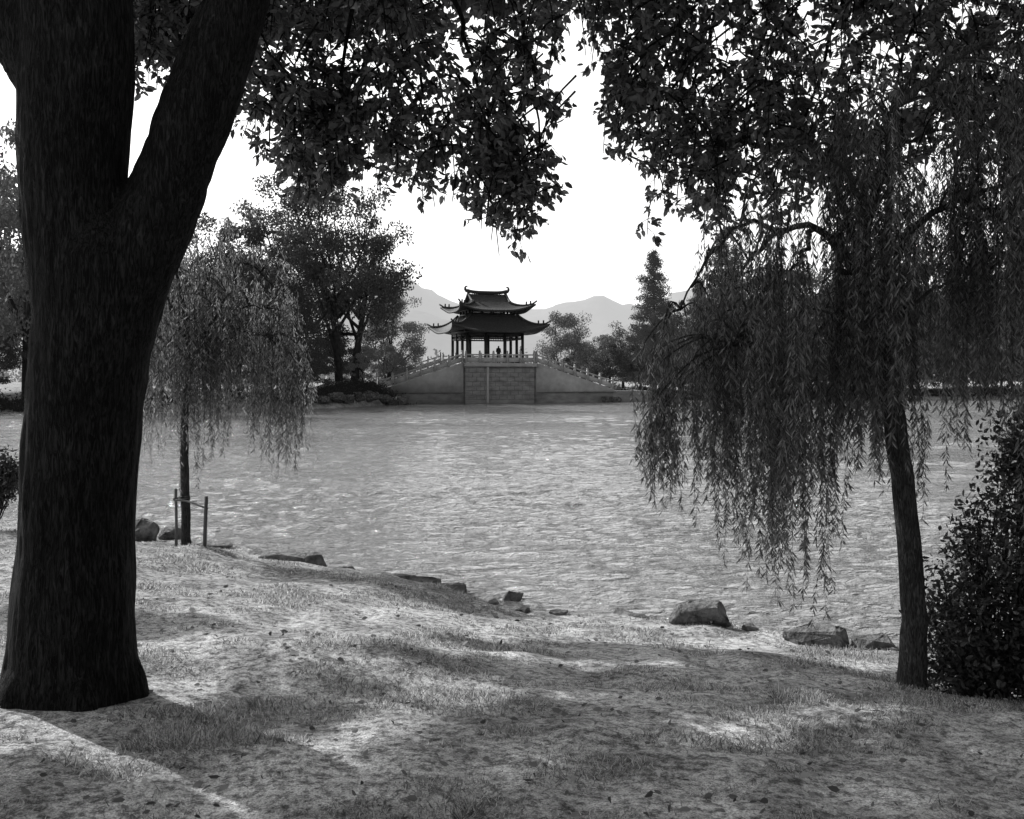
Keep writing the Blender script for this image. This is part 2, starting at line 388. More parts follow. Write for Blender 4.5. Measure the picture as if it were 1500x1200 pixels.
def balus(u0,u1,v,zf):
    n=max(1,int(round(abs(u1-u0)/1.25))); us=np.linspace(u0,u1,n+1)
    for u in us:
        posts.append(box((u,v,zf(u)+.5),(.18,.18,1.0))); posts.append(box((u,v,zf(u)+1.08),(.14,.14,.16)))
    for a,b_ in zip(us[:-1],us[1:]):
        for lo,hi,t in ((.72,.84,.12),(.10,.52,.08)):
            V=[]; 
            for u in (a+.09,b_-.09):
                z=zf(u); V += [[u,v-t/2,z+lo],[u,v+t/2,z+lo],[u,v+t/2,z+hi],[u,v-t/2,z+hi]]
            rails.append((np.array(V,float), np.array([[0,4,7,3],[1,2,6,5],[3,7,6,2],[0,1,5,4],[0,3,2,1],[4,5,6,7]])))
        um=(a+b_)/2; rails.append(box((um,v,zf(um)+.62),(.16,.08,.2)))
for s in (-1,1):
    balus(-UP,UP,s*(HW+.2),lambda u:DZ); balus(-UE,-UP-.3,s*HW,lambda u:deck(u)+.12); balus(UP+.3,UE,s*HW,lambda u:deck(u)+.12)
part('balustrade_posts',posts,M_marble); part('balustrade_panels',rails,M_marble)
cols=[]; bases=[]; CH=2.9
for a in (-2.75,-.95,.95,2.75):
    for b_ in (-2.75,-.95,.95,2.75):
        if max(abs(a),abs(b_))<2: continue
        cols.append(tube([(a,b_,DZ),(a,b_,DZ+CH)],[.15,.14],12)); bases.append(tube([(a,b_,DZ),(a,b_,DZ+.18)],[.26,.2],12))
part('columns',cols,M_lac,True); part('column_bases',bases,M_marble)
Z1=DZ+CH
beams=[]
for s in (-1,1):
    for z,hh in ((Z1-.12,.26),(Z1-.55,.14)):
        beams += [box((0,s*2.75,z),(5.7,.14,hh)), box((s*2.75,0,z),(.14,5.4,hh))]
    for t in np.arange(-2.5,2.6,.25):
        beams += [box((t,s*2.75,Z1-.35),(.04,.05,.26)), box((s*2.75,t,Z1-.35),(.05,.04,.26))]
    beams += [box((0,s*2.75,Z1+.18),(6.0,.5,.25)), box((s*2.75,0,Z1+.18),(.5,5.4,.25))]
part('lintels_and_lattice',beams,M_lac)
bench=[]
for s in (-1,1): bench += [box((s*2.6,0,DZ+.45),(.4,5,.08)), box((s*2.6,0,DZ+.2),(.1,4.6,.42))]
part('benches',bench,M_lac)
def roof(hx,hy,tx,ty,z0,z1,up,out_=.35,nu=80,nt_=14,p=1.55):
    lst=[]
    for side in range(4):
        uu=np.linspace(-1,1,nu+1); tt=np.linspace(0,1,nt_+1); U,Tt=np.meshgrid(uu,tt)
        if side%2==0: ex,ey,qx,qy=hx,hy,tx,ty
        else: ex,ey,qx,qy=hy,hx,ty,tx
        c=np.abs(U)**6*(1-Tt)**2.2
        A=U*(ex*(1-Tt)+qx*Tt)+np.sign(U)*c*out_; Bv=-(ey*(1-Tt)+qy*Tt)-c*out_
        Zz=z0+(z1-z0)*Tt**p+up*(np.abs(U)**3.5)*(1-Tt)**2.0
        rib=.045*(np.arange(nu+1)%2)[None,:]
        top=np.stack([A,Bv,Zz+rib],-1); bot=np.stack([A,Bv,Zz-.16],-1)
        V=np.concatenate([top.reshape(-1,3),bot.reshape(-1,3)])
        i=(np.arange(nt_)[:,None]*(nu+1)+np.arange(nu)[None,:]).ravel(); o=(nu+1)*(nt_+1)
        Q1=np.stack([i,i+1,i+nu+2,i+nu+1],-1); Q2=Q1[:,::-1]+o
        j=np.arange(nu); Q3=np.stack([j,j+o,j+1+o,j+1],-1)
        a=side*math.pi/2; R=np.array([[math.cos(a),-math.sin(a),0],[math.sin(a),math.cos(a),0],[0,0,1]])
        lst.append((V@R.T, np.concatenate([Q1,Q2,Q3])))
    return lst
def hips(hx,hy,tx,ty,z0,z1,up,out_=.35,p=1.55,r=.13):
    l=[]
    for sx in (-1,1):
        for sy in (-1,1):
            t=np.linspace(-.04,1,16); tc=np.clip(t,0,1); c=(1-tc)**2.2
            x=sx*(hx*(1-t)+tx*t+c*out_); y=sy*(hy*(1-t)+ty*t+c*out_)
            z=z0+(z1-z0)*tc**p+up*(1-tc)**2.0+.1+np.where(t<0.1,(.1-t)*1.2,0)
            l.append(tube(np.stack([x,y,z],-1),np.linspace(r*.6,r,16),6))
            for k in (3,5): l.append(box((x[k],y[k],z[k]+.2),(.12,.12,.3)))
    return l
A1=(4.45,4.45,2.3,2.3,Z1+.12,Z1+1.75,.75)
part('lower_roof',roof(*A1),M_roof); part('lower_hip_ridges',hips(*A1),M_roof)
Z2=Z1+1.7
ut=[box((0,0,Z2+.1),(4.4,4.4,.22))]
for s in (-1,1):
    for t in (-2.1,-1.05,0,1.05,2.1): ut += [box((t,s*2.1,Z2+.4),(.16,.16,.5)), box((s*2.1,t,Z2+.4),(.16,.16,.5))]
ut.append(box((0,0,Z2+.62),(4.5,4.5,.18)))
part('upper_storey',ut,M_lac)
A2=(3.45,3.3,1.75,1.5,Z2+.45,Z2+1.3,.65)
part('upper_roof_skirt',roof(*A2),M_roof); part('upper_hip_ridges',hips(*A2),M_roof)
Z3=Z2+1.28; RH=.95
gv=[]
ts=np.linspace(0,1,9)
for s in (-1,1):
    V=[];Q=[]
    for i,t in enumerate(ts):
        y=s*1.55*(1-t); z=Z3-.05+RH*t**1.4
        for x in np.linspace(-1.95,1.95,41): V.append([x,y,z+.04*(round(x*10)%2)])
    for i in range(8):
        for j in range(40): a=i*41+j; Q.append([a,a+1,a+42,a+41])
    gv.append((np.array(V),np.array(Q)))
for s in (-1,1):
    V=[];Q=[]
    for t in ts: z=Z3-.05+RH*t**1.4; V += [[s*1.7,-1.55*(1-t),z-.03],[s*1.7,1.55*(1-t),z-.03]]
    for i in range(8): a=i*2; Q.append([a,a+1,a+3,a+2])
    gv.append((np.array(V),np.array(Q)))
    for s2 in (-1,1):
        pts=[(s*1.9,s2*1.62*(1-t),Z3+.08+RH*t**1.4) for t in ts]; gv.append(tube(pts,[.12]*9,6))
xr=np.linspace(-2.05,2.05,17)
gv.append(tube([(x,0,Z3+RH+.12+.16*(abs(x)/2)**4) for x in xr],[.17]*17,6))
for s in (-1,1): gv.append(limb([(s*1.75,0,Z3+RH+.15),(s*2.15,0,Z3+RH+.3),(s*2.2,0,Z3+RH+.62),(s*1.95,0,Z3+RH+.72)],[.16,.15,.1,.04],8,6))
part('ridge_and_gables',gv,M_roof)
def person(name, loc, rot):
    me=bpy.data.meshes.new(name)
    J=[((0,0,.95),.15),((0,0,1.2),.14),((0,0,1.42),.15),((0,0,1.53),.055),((0,0,1.60),.085),((0,-.01,1.70),.095),
       ((.1,0,.9),.10),((.11,.01,.5),.065),((.11,0,.08),.045),((.11,-.16,.04),.035),
       ((-.1,0,.9),.10),((-.11,.01,.5),.065),((-.11,0,.08),.045),((-.11,-.16,.04),.035),
       ((.19,0,1.42),.06),((.24,.02,1.14),.045),((.2,-.18,1.0),.03),((-.19,0,1.42),.06),((-.24,.02,1.14),.045),((-.2,-.18,1.0),.03)]
    E=[(0,1),(1,2),(2,3),(3,4),(4,5),(0,6),(6,7),(7,8),(8,9),(0,10),(10,11),(11,12),(12,13),(2,14),(14,15),(15,16),(2,17),(17,18),(18,19)]
    me.from_pydata([j[0] for j in J],E,[]); me.materials.append(M_cloth)
    o=obj(name,me,loc,rot); o.modifiers.new('s','SKIN'); 
    for i,j in enumerate(J): me.skin_vertices[0].data[i].radius=(j[1],j[1])
    me.skin_vertices[0].data[0].use_root=True
    sb=o.modifiers.new('ss','SUBSURF'); sb.levels=1; sb.render_levels=2
person('person', (-1.3,96.2,DZ), .5); person('person', (1.0,97.6,DZ), -1.0)
# ------------------------------------------------------------------ camphor tree
def wood(name, parts, mt, voxel, amp, parent=None):
    v,q = merge(parts); me = build(name,[(v,q,mt)],True); o = obj(name,me,parent=parent)
    r = o.modifiers.new('r','REMESH'); r.mode='VOXEL'; r.voxel_size=voxel; r.use_smooth_shade=True
    s = o.modifiers.new('s','SMOOTH'); s.iterations=8; s.factor=.5
    dg = bpy.context.evaluated_depsgraph_get(); ev = o.evaluated_get(dg); nm = bpy.data.meshes.new_from_object(ev)
    o.modifiers.clear(); o.data = nm
    n=len(nm.vertices); co=np.empty(n*3,np.float32); no=np.empty(n*3,np.float32)
    nm.vertices.foreach_get('co',co); nm.vertices.foreach_get('normal',no); co=co.reshape(-1,3); no=no.reshape(-1,3)
    d=np.array([mnoise.noise(Vector((c[0]*26,c[1]*26,c[2]*3.6)))*1.0+mnoise.noise(Vector((c[0]*4,c[1]*4,c[2]*2)))*1.6 for c in co])
    co=co+no*(d*amp)[:,None]; nm.vertices.foreach_set('co',co.ravel().astype(np.float32)); nm.update()
    if not nm.materials: nm.materials.append(mt)
    nm.polygons.foreach_set('use_smooth',np.ones(len(nm.polygons),dtype=bool))
    return o
cam1 = empty('camphor_tree', (0,0,0))
TY=5.6
tp=[limb([(-2.48,TY,.60),(-2.48,TY,.85),(-2.47,TY,1.05),(-2.46,TY,1.35),(-2.45,TY,1.75),(-2.41,TY,2.4),(-2.34,TY,2.95),(-2.30,TY,3.25),(-2.27,TY,3.45),(-2.25,TY,3.6)],[.42,.37,.345,.325,.31,.30,.325,.32,.24,.08],46,20),
    limb([(-2.36,TY,2.4),(-2.38,TY,2.8),(-2.42,TY,3.2),(-2.46,TY,3.6),(-2.46,TY,4.1),(-2.44,TY,4.5),(-2.46,TY,4.9),(-2.6,TY,5.8),(-2.9,TY+.3,7.2)],[.18,.28,.285,.285,.30,.31,.30,.25,.18],38,18),
    limb([(-2.36,TY,2.4),(-2.28,TY,2.85),(-2.14,TY,3.25),(-1.96,TY,3.6),(-1.76,TY,4.12),(-1.60,TY+.05,4.6),(-1.42,TY+.2,5.2),(-1.1,TY+.6,6.1),(-.7,TY+1.0,7.0)],[.18,.27,.25,.215,.195,.18,.165,.14,.10],38,16),
    limb([(-2.55,TY,4.2),(-2.8,TY,4.6),(-3.2,TY+.2,5.1),(-4.0,TY+1.2,6.2),(-5.2,TY+3,7.6)],[.2,.2,.17,.14,.09],18,12)]
for a in (0.1,1.5,2.9,4.1,5.3):
    tp.append(limb([(-2.48,TY,1.15),(-2.48+.27*math.cos(a),TY+.27*math.sin(a),.95),(-2.48+.38*math.cos(a),TY+.38*math.sin(a),.62)],[.10,.11,.08],10,8))
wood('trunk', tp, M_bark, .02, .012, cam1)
ul=[]
def lb(*a,**k): ul.append(limb(*a,**k))
lb([(-2.9,TY+.3,7.1),(-3.3,7,8.2),(-4.2,9.5,9.2),(-5.2,12,9.6)],[.18,.14,.09,.03],wob=.03)
lb([(-2.9,TY+.3,7.0),(-2.6,6.6,8.6),(-2.2,8.5,9.8),(-1.5,10.5,10.2)],[.16,.12,.08,.03],wob=.03)
lb([(-2.9,TY+.3,7.1),(-4,5,8.6),(-5.5,4.5,9.6)],[.15,.1,.03],wob=.03)
lb([(-5.2,TY+3,7.5),(-6.5,10,8.3),(-8,12,8.9)],[.09,.07,.02],wob=.03)
lb([(-5.2,TY+3,7.5),(-5.5,10.5,8.0),(-5,13,8.6)],[.09,.06,.02],wob=.03)
lb([(-4.0,TY+1.2,6.2),(-5.5,6.5,7.2),(-7.5,7.8,8.2)],[.1,.07,.02],wob=.03)
lb([(-.7,TY+1,7.0),(0,8,7.4),(.5,9.5,7.6)],[.1,.07,.03],wob=.03)
lb([(-.7,TY+1,7.0),(-.9,8.3,8.3),(-1.6,11,9)],[.09,.06,.03],wob=.03)
lb([(-1.42,TY+.2,5.2),(-1.1,6.8,5.9),(-.5,7.7,6.05),(.1,8.1,5.8)],[.08,.055,.035,.018],wob=.02)
lb([(-1.1,TY+.6,6.1),(-1.3,7.2,6.3),(-1.7,8.0,6.0),(-2.1,8.4,5.5)],[.07,.045,.03,.012],wob=.02)
lb([(-.5,7.7,6.05),(-.45,7.9,5.5),(-.25,8,4.9),(-.08,8.05,4.2)],[.03,.02,.013,.005],wob=.02)
lb([(-1.1,6.9,5.9),(-1.2,7.6,5.6),(-1.35,7.9,5.0),(-1.5,8.05,4.4)],[.03,.02,.013,.005],wob=.02)
lb([(-.1,8.0,5.9),(.1,8.1,5.4),(.2,8.1,4.8),(.22,8.1,4.2)],[.02,.016,.01,.004],wob=.02)
lb([(-.8,7.5,6.0),(-.85,7.8,5.4),(-.7,8,4.8),(-.6,8,4.3)],[.025,.018,.01,.004],wob=.02)
def sprays(n, xs, bs, ztop, yc, ys, x0, x1, L=.076, W=.037, per=72, pw=1.2):
    lf=[]; tw=[]
    for _ in range(n):
        x=rng.uniform(x0,x1); bz=np.interp(x,xs,bs); u=rng.uniform()**pw
        ze=bz+.05+u*(ztop-bz); y=yc+rng.normal(0,ys)
        if ztop-bz<.25: continue
        ln=rng.uniform(.35,.75); a=rng.uniform(0,6.28); h=rng.uniform(.2,.6)
        e=np.array([x,y,ze]); s=e+np.array([-math.copysign(h,np.cos(a))*.6,math.sin(a)*h,ln])
        if np.interp(s[0],xs,bs)>s[2]: s[0]=2*x-s[0]
        mid=(s+e)/2+np.array([(x-s[0])*.25,0,.1])
        P=spline([s,mid,e],9); tw.append(tube(P,np.linspace(.009,.003,9),4))
        for k in range(7):
            t0=rng.uniform(.15,1); q=P[min(8,int(t0*8))]; d=rdir(1)[0]*[1,1,.5]+[0,0,-.25]; q2=q+d*rng.uniform(.08,.24)
            if q2[2] < np.interp(q2[0],xs,bs)-.03: continue
            tw.append(tube([q,(q+q2)/2+[0,0,.02],q2],[.004,.003,.002],3))
            m_=int(per/7*rng.uniform(.6,1.5)); tt=rng.uniform(.3,1.05,m_)[:,None]
            PP=q+(q2-q)*tt+rng.normal(0,.02,(m_,3)); DD=np.tile(d,(m_,1))*.8+rdir(m_)*.9+[0,0,-.45]
            lf.append((PP,DD))
    P=np.concatenate([a for a,_ in lf]); D=np.concatenate([b_ for _,b_ in lf]); n=len(P)
    sz=rng.uniform(.65,1.2,n)
    return tw, leaves(P,D,L*sz,W*sz,True)
xsL=[-3.6,-3.0,-2.6,-2.2,-1.8,-1.5,-1.25,-1.04,-.82,-.55,-.27,-.12,-.03,.08,.20,.33,.42,.50]
bsL=[4.9,4.75,5.0,4.45,4.0,3.75,4.1,4.15,3.8,3.75,3.75,3.6,3.38,3.55,3.75,4.3,5.1,6.2]
twL, lvL = sprays(360, xsL, bsL, 6.3, 8.0, .4, -3.6, .5)
tw2, lv2 = sprays(24, [-.35,-.2,-.03,.12,.3], [3.9,3.65,3.4,3.6,3.9], 4.5, 8.0, .12, -.28, .25); twL+=tw2
tw3, lv3 = sprays(24, [-1.85,-1.7,-1.5,-1.3,-1.15], [4.2,3.95,3.75,4.0,4.2], 4.8, 8.0, .15, -1.8, -1.2); twL+=tw3
def shade_crown(n, shade_mask, zr, per=76, rr=.42, ls=.135):  # unseen leaf clumps, placed sunward so their shade falls on chosen ground
    P=[];D=[];K=[]; tries=0
    while len(K)<n and tries<n*40:
        tries+=1
        x=rng.uniform(-4.5,8); y=rng.uniform(.5,10.5)
        if not shade_mask(x,y): continue
        z=rng.uniform(*zr); h=(z-.7)/math.tan(SUN_EL)
        c=np.array([x+SD[0]*h, y+SD[1]*h, z]); K.append(c)
        m_=int(per*rng.uniform(.6,1.3)); P.append(c+rdir(m_)*(rng.uniform(0,1,(m_,1))**.5)*rr*rng.uniform(.5,1)*np.array([1,1,.5])); D.append(rdir(m_)+[0,0,-.4])
    P=np.concatenate(P);D=np.concatenate(D); s=rng.uniform(.7,1.2,len(P))
    return K, leaves(P,D,ls*s,ls*.5*s,True)
def shade_mask(x,y):  # ground area meant to be shaded; the ellipses stay sunlit
    v=float(sines(np.array([x]),np.array([y]),2.5,77)[0])
    right = x > -.6+.45*v and y < 8.6-.27*x
    bottom = y < 3.95-.1*x
    if ((x-.45)/.9)**2+((y-7.2)/.34)**2<1 or ((x+.55)/.45)**2+((y-5.0)/.4)**2<1 or ((x-1.9)/1.0)**2+((y-6.0)/.25)**2<1 or ((x-2.6)/.5)**2+((y-4.9)/.3)**2<1: return False
    if (x<-.9 and 5.2<y<7.6 and v>1.7): return True
    if right or bottom: return v > -.85
    return False
K, lvC = shade_crown(1550, shade_mask, (6.8,8.6))
tips=np.array([[-5.2,12,9.6],[-1.5,10.5,10.2],[-8,12,8.9],[-5,13,8.6],[-7.5,7.8,8.2],[-5.5,4.5,9.6],[.5,9.5,7.6],[-1.6,11,9],[-4.2,9.5,9.2],[-2.2,8.5,9.8]])
for c in K[::4]:
    d=np.linalg.norm(tips-c,axis=1); t=tips[np.argmin(d)]
    if d.min()<3.2: ul.append(limb([t,(t+c)/2+[0,0,.15],c],[.022,.014,.006],6,4))
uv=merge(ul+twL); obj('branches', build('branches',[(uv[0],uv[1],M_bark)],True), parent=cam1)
fv=merge([lvL,lv2,lv3,lvC]); obj('foliage', build('foliage',[(fv[0],fv[1],M_leaf)]), parent=cam1)
cam2 = empty('camphor_tree', (0,0,0))
ul=[]
ul.append(limb([(6.6,8.4,.1),(6.5,8.4,1.5),(6.4,8.4,3),(6.2,8.5,4.6),(5.9,8.6,6.2),(5.6,8.6,8)],[.42,.33,.3,.28,.22,.12],24,14))
lb([(6.2,8.5,4.8),(5.2,8.5,5.9),(3.8,8.4,6.4),(2.2,8.3,6.3),(1.2,8.2,5.9)],[.14,.10,.07,.04,.02],wob=.02)
lb([(6.0,8.5,5.6),(4.8,8.0,6.9),(3.2,7.8,7.2),(1.6,7.9,6.9)],[.15,.11,.07,.03],wob=.02)
for x,z0,x1,z1 in ((1.3,5.95,.9,4.9),(1.8,6.15,1.35,4.3),(2.3,6.3,1.75,4.2),(2.9,6.35,2.3,4.3),(3.6,6.4,3.1,4.6),(4.2,6.3,3.8,4.8),(1.5,6.1,1.1,4.6)):
    lb([(x,8.25,z0),((x+x1)/2+.1,8.3,(z0+z1)/2+.25),(x1,8.3,z1)],[.028,.018,.006],10,5,wob=.02)
xsR=[.58,.66,.76,.88,1.0,1.15,1.22,1.3,1.5,1.7,1.92,2.5,3.0,4.2,5.2]
bsR=[6.0,5.0,4.5,4.25,4.3,4.3,3.9,3.72,3.8,3.75,3.75,3.8,4.0,4.3,4.5]
twR, lvR = sprays(520, xsR, bsR, 6.4, 8.2, .45, .62, 5.2)
P=[];D=[]
for _ in range(80):
    c=np.array([rng.uniform(3.5,9),rng.uniform(7,12),rng.uniform(7.2,9.5)]); m_=60
    P.append(c+rdir(m_)*(rng.uniform(0,1,(m_,1))**.5)*.55); D.append(rdir(m_)+[0,0,-.4])
P=np.concatenate(P);D=np.concatenate(D); lvR2=leaves(P,D,.11,.055,True)
uv=merge(ul+twR); obj('branches', build('branches',[(uv[0],uv[1],M_bark)],True), parent=cam2)
fv=merge([lvR,lvR2]); obj('foliage', build('foliage',[(fv[0],fv[1],M_leaf)]), parent=cam2)
# ------------------------------------------------------------------ willows
def willow(name, trunkparts, skel, groups, mt, Ll, Lw, step, barkm, sr=.0022):
    par=empty(name,(0,0,0)); T=list(trunkparts); P=[];D=[]
    sk=np.array(skel)
    for (gx_,gy_,zt,zb,ns,spr) in groups:
        top=np.array([gx_,gy_,zt])
        df=sk-top; dd=np.linalg.norm(df,axis=1)+np.where(df[:,2]>.25,df[:,2],0)*.8; s=sk[np.argmin(dd)]
        hop=np.linalg.norm(s-top)
        cp=[s,(s+top)/2+np.array([0,0,.06+.12*hop])+rng.normal(0,.05*hop,3),top+[0,0,.03],top+(top-s)*.08+[0,0,-.06]]
        T.append(limb(cp,[.009,.006,.004,.002],10,4))
        cs=spline(cp,24); m_=int(hop/step*1.2)
        if m_>3:
            q=cs[rng.integers(5,24,m_)]+rng.normal(0,.012,(m_,3)); P.append(q); D.append(rdir(m_)*.5+[0,0,-.8])
        for _ in range(ns):
            z0=zt-rng.uniform(0,.25)*(zt-zb); o=rng.normal(0,spr,2); ln=(z0-zb)*rng.uniform(.5,1.03)
            a=rng.uniform(0,6.28); sw=rng.uniform(.02,.14)*max(.4,spr/.1)
            p0=np.array([gx_+o[0]*.4,gy_+o[1]*.4,z0]); n=max(5,int(ln/.12))
            t=np.linspace(0,1,n)[:,None]
            off=np.array([o[0]*.8+math.cos(a)*sw,o[1]*.8+math.sin(a)*sw,0])
            pts=p0+off*(1-np.exp(-t*3))+np.array([0,0,-ln])*t+np.array([math.sin(a*3),math.cos(a*5),0])*.05*np.sin(t*rng.uniform(2,7)+a)
            pts[:,2]+=.05*np.sin(np.minimum(t[:,0]*8,3.14))
            T.append(tube(pts,np.linspace(sr,sr*.4,n),3))
            m_=int(ln/step); tt=np.sort(rng.uniform(0.0,1,m_)); 
            q=np.stack([np.interp(tt,t[:,0],pts[:,k]) for k in range(3)],-1)
            aa=rng.uniform(0,6.28,m_); d=np.stack([np.cos(aa)*.5,np.sin(aa)*.5,-rng.uniform(.4,1.1,m_)],-1)
            P.append(q);D.append(d)
    P=np.concatenate(P);D=np.concatenate(D); s=rng.uniform(.6,1.2,len(P))
    tv,tq=merge(T); obj('trunk_and_branches',build('trunk_and_branches',[(tv,tq,barkm)],True),parent=par)
    lv,lq=leaves(P,D,Ll*s,Lw*s); obj('hanging_foliage',build('hanging_foliage',[(lv,lq,mt)]),parent=par)
    return len(P)
WY=6.9
A=[(2.77,WY,.30),(2.77,WY,.5),(2.785,WY,.95),(2.73,WY,1.65),(2.65,WY,2.27),(2.56,WY,2.84),(2.46,WY,3.17),(2.38,WY,3.45)]
Bb=[[(2.42,WY,3.3),(2.3,WY-.05,3.42),(2.1,WY,3.62),(1.85,WY,3.60),(1.6,WY-.1,3.66),(1.35,WY-.1,3.42),(1.15,WY-.1,3.05)],
    [(2.40,WY,3.4),(2.3,WY+.1,3.9),(2.1,WY+.1,4.25),(1.8,WY+.2,4.15),(1.55,WY+.2,3.95)],
    [(2.38,WY,3.4),(2.5,WY-.1,3.9),(2.62,WY-.1,4.4),(2.8,WY,4.8)],
    [(2.50,WY,3.05),(2.8,WY+.1,3.6),(3.2,WY+.1,3.85),(3.7,WY,4.0),(4.1,WY-.1,3.9)],
    [(2.42,WY,3.3),(2.3,WY-.4,3.7),(2.0,WY-.7,3.95),(1.8,WY-.8,3.8)],
    [(2.62,WY-.1,4.4),(3.0,WY-.2,4.75),(3.5,WY-.2,4.9),(4.1,WY,4.8)],
    [(2.5,WY,3.8),(2.9,WY+.5,4.3),(3.3,WY+.8,4.5)],
    [(2.1,WY+.1,4.25),(2.3,WY+.4,4.6)],
    [(2.1,WY,3.62),(1.9,WY-.3,3.35),(1.6,WY-.4,3.1),(1.45,WY-.4,2.8)],
    [(2.46,WY,3.17),(2.2,WY-.3,3.3),(2.05,WY-.5,3.0)],
    [(2.56,WY,2.9),(2.85,WY-.3,3.2),(3.1,WY-.4,3.1)],
    [(3.2,WY+.1,3.85),(3.4,WY-.3,3.5),(3.6,WY-.4,3.1)],
    [(1.85,WY,3.60),(1.7,WY+.3,3.4),(1.5,WY+.4,3.1)]]
tp=[limb(A,[.14,.10,.086,.078,.076,.074,.068,.06],34,12,wob=.004)]
skel=[]
for k_,b_ in enumerate(Bb):
    r0=.038 if k_<7 else .02; tp.append(limb(b_,[r0,r0*.65,r0*.35,r0*.15],20,7,wob=.016)); skel+=list(spline(b_,14)[3:])
bx=[.90,1.0,1.16,1.33,1.49,1.70,1.91,2.14,2.3,2.46,2.70,2.88,3.02,3.16,3.49,4.2,4.6]
bt=[2.9,3.0,3.3,3.6,3.85,4.1,4.25,4.4,4.55,4.65,4.75,4.85,4.9,4.9,4.9,4.8,4.6]
bb=[1.75,1.62,1.50,2.05,1.05,1.15,.72,1.0,2.05,1.75,1.9,1.25,1.45,2.0,2.2,1.8,2.0]
gr=[]
while len(gr)<240:
    x=rng.uniform(.90,4.5); y=WY-.05+rng.normal(0,.40)
    if x<1.45: y=WY-.1+rng.normal(0,.2)
    if sines(np.array([x]),np.array([y]),7,55)[0] < -.5: continue
    if x<1.2 and rng.uniform()<.3: continue
    T0=np.interp(x,bx,bt); B0=np.interp(x,bx,bb); zt=T0-rng.uniform(0,.55)*(T0-B0)
    zb=B0+(rng.uniform()**1.7)*(zt-B0)*.6
    if abs(x-2.72)<.13 and y<WY: y=WY+.2
    gr.append((x,y,zt,zb,int(rng.integers(3,9)),.045))
nl=willow('weeping_willow',tp,skel,gr,M_will,.066,.0105,.0125,M_wbark)
VY=13.5
A=[(-4.42,VY,0.02),(-4.42,VY,.5),(-4.44,VY,1.3),(-4.43,VY,2.1),(-4.36,VY,2.8),(-4.42,VY,3.3),(-4.5,VY,3.8)]
tp=[limb(A,[.085,.066,.06,.052,.045,.035,.02],28,10,wob=.004)]
Bb=[[(-4.38,VY,2.75),(-4.15,VY,3.05),(-3.9,VY+.1,3.3),(-3.6,VY,3.55),(-3.35,VY,3.5)],
    [(-4.4,VY,3.0),(-4.6,VY-.1,3.5),(-4.8,VY,3.9),(-4.95,VY,3.7)],
    [(-4.42,VY,3.3),(-4.2,VY+.2,3.9),(-4.0,VY+.1,4.4),(-3.7,VY,4.6)],
    [(-4.5,VY,3.8),(-4.5,VY,4.3),(-4.35,VY-.1,4.7)],
    [(-4.2,VY,3.0),(-3.9,VY-.4,3.4),(-3.6,VY-.5,3.8)],
    [(-4.0,VY+.1,4.2),(-3.6,VY+.2,4.1),(-3.25,VY+.1,3.8)],
    [(-4.4,VY,2.9),(-4.7,VY-.2,3.1),(-4.95,VY-.2,3.0)],
    [(-3.9,VY,3.3),(-3.6,VY-.3,3.2),(-3.2,VY-.4,3.1)]]
skel=[]
for b_ in Bb: tp.append(limb(b_,[.024,.016,.006],14,6,wob=.015)); skel+=list(spline(b_,10)[2:])
bx=[-5.1,-4.9,-4.6,-4.35,-4.1,-3.85,-3.6,-3.4,-3.2,-3.0,-2.85]
bt=[3.9,4.2,4.5,4.8,4.8,4.8,4.7,4.6,4.4,4.0,3.7]
bb=[1.2,1.5,1.9,1.2,1.15,2.1,1.3,1.4,1.0,1.1,2.1]
gr=[]
for _ in range(170):
    x=rng.uniform(-5.15,-2.85); y=VY+rng.normal(0,.45); T0=np.interp(x,bx,bt); B0=np.interp(x,bx,bb)
    zt=T0-rng.uniform(0,.6)*(T0-B0); zb=B0+(rng.uniform()**1.3)*(zt-B0)*.65
    gr.append((x,y,zt,zb,int(rng.integers(3,7)),.09))
willow('weeping_willow',tp,skel,gr,M_willL,.085,.015,.027,M_wbark,.003)
# ------------------------------------------------------------------ stakes
sk=empty('tree_stakes',(0,0,0))
def sp(name,l): v,q=merge(l); return obj(name,build(name,[(v,q,M_stake)],True),parent=sk)
sp('stake_1',[limb([(-4.52,13.35,0.0),(-4.50,13.35,.5),(-4.51,13.35,1.08)],[.022,.02,.02],8,8)])
sp('stake_2',[limb([(-4.02,13.0,.05),(-4.01,13.0,.5),(-3.99,13.0,1.02)],[.028,.026,.024],8,8)])
sp('stake_3',[limb([(-4.58,13.9,0.0),(-4.57,13.9,.5),(-4.58,13.9,1.0)],[.02,.02,.02],8,8)])
sp('crossbar',[limb([(-4.53,13.33,.93),(-4.3,13.2,.93),(-3.97,12.98,.86)],[.014,.014,.014],6,6), limb([(-4.52,13.3,.95),(-4.57,13.95,.9)],[.013,.013],4,6)])
sp('rope_tie',[tube([(-4.44+.075*math.cos(a),13.5+.075*math.sin(a),.92+.004*a) for a in np.linspace(0,12.5,30)],[.008]*30,4),
    limb([(-4.44,13.43,.93),(-4.46,13.32,.92)],[.01,.01],3,4)])
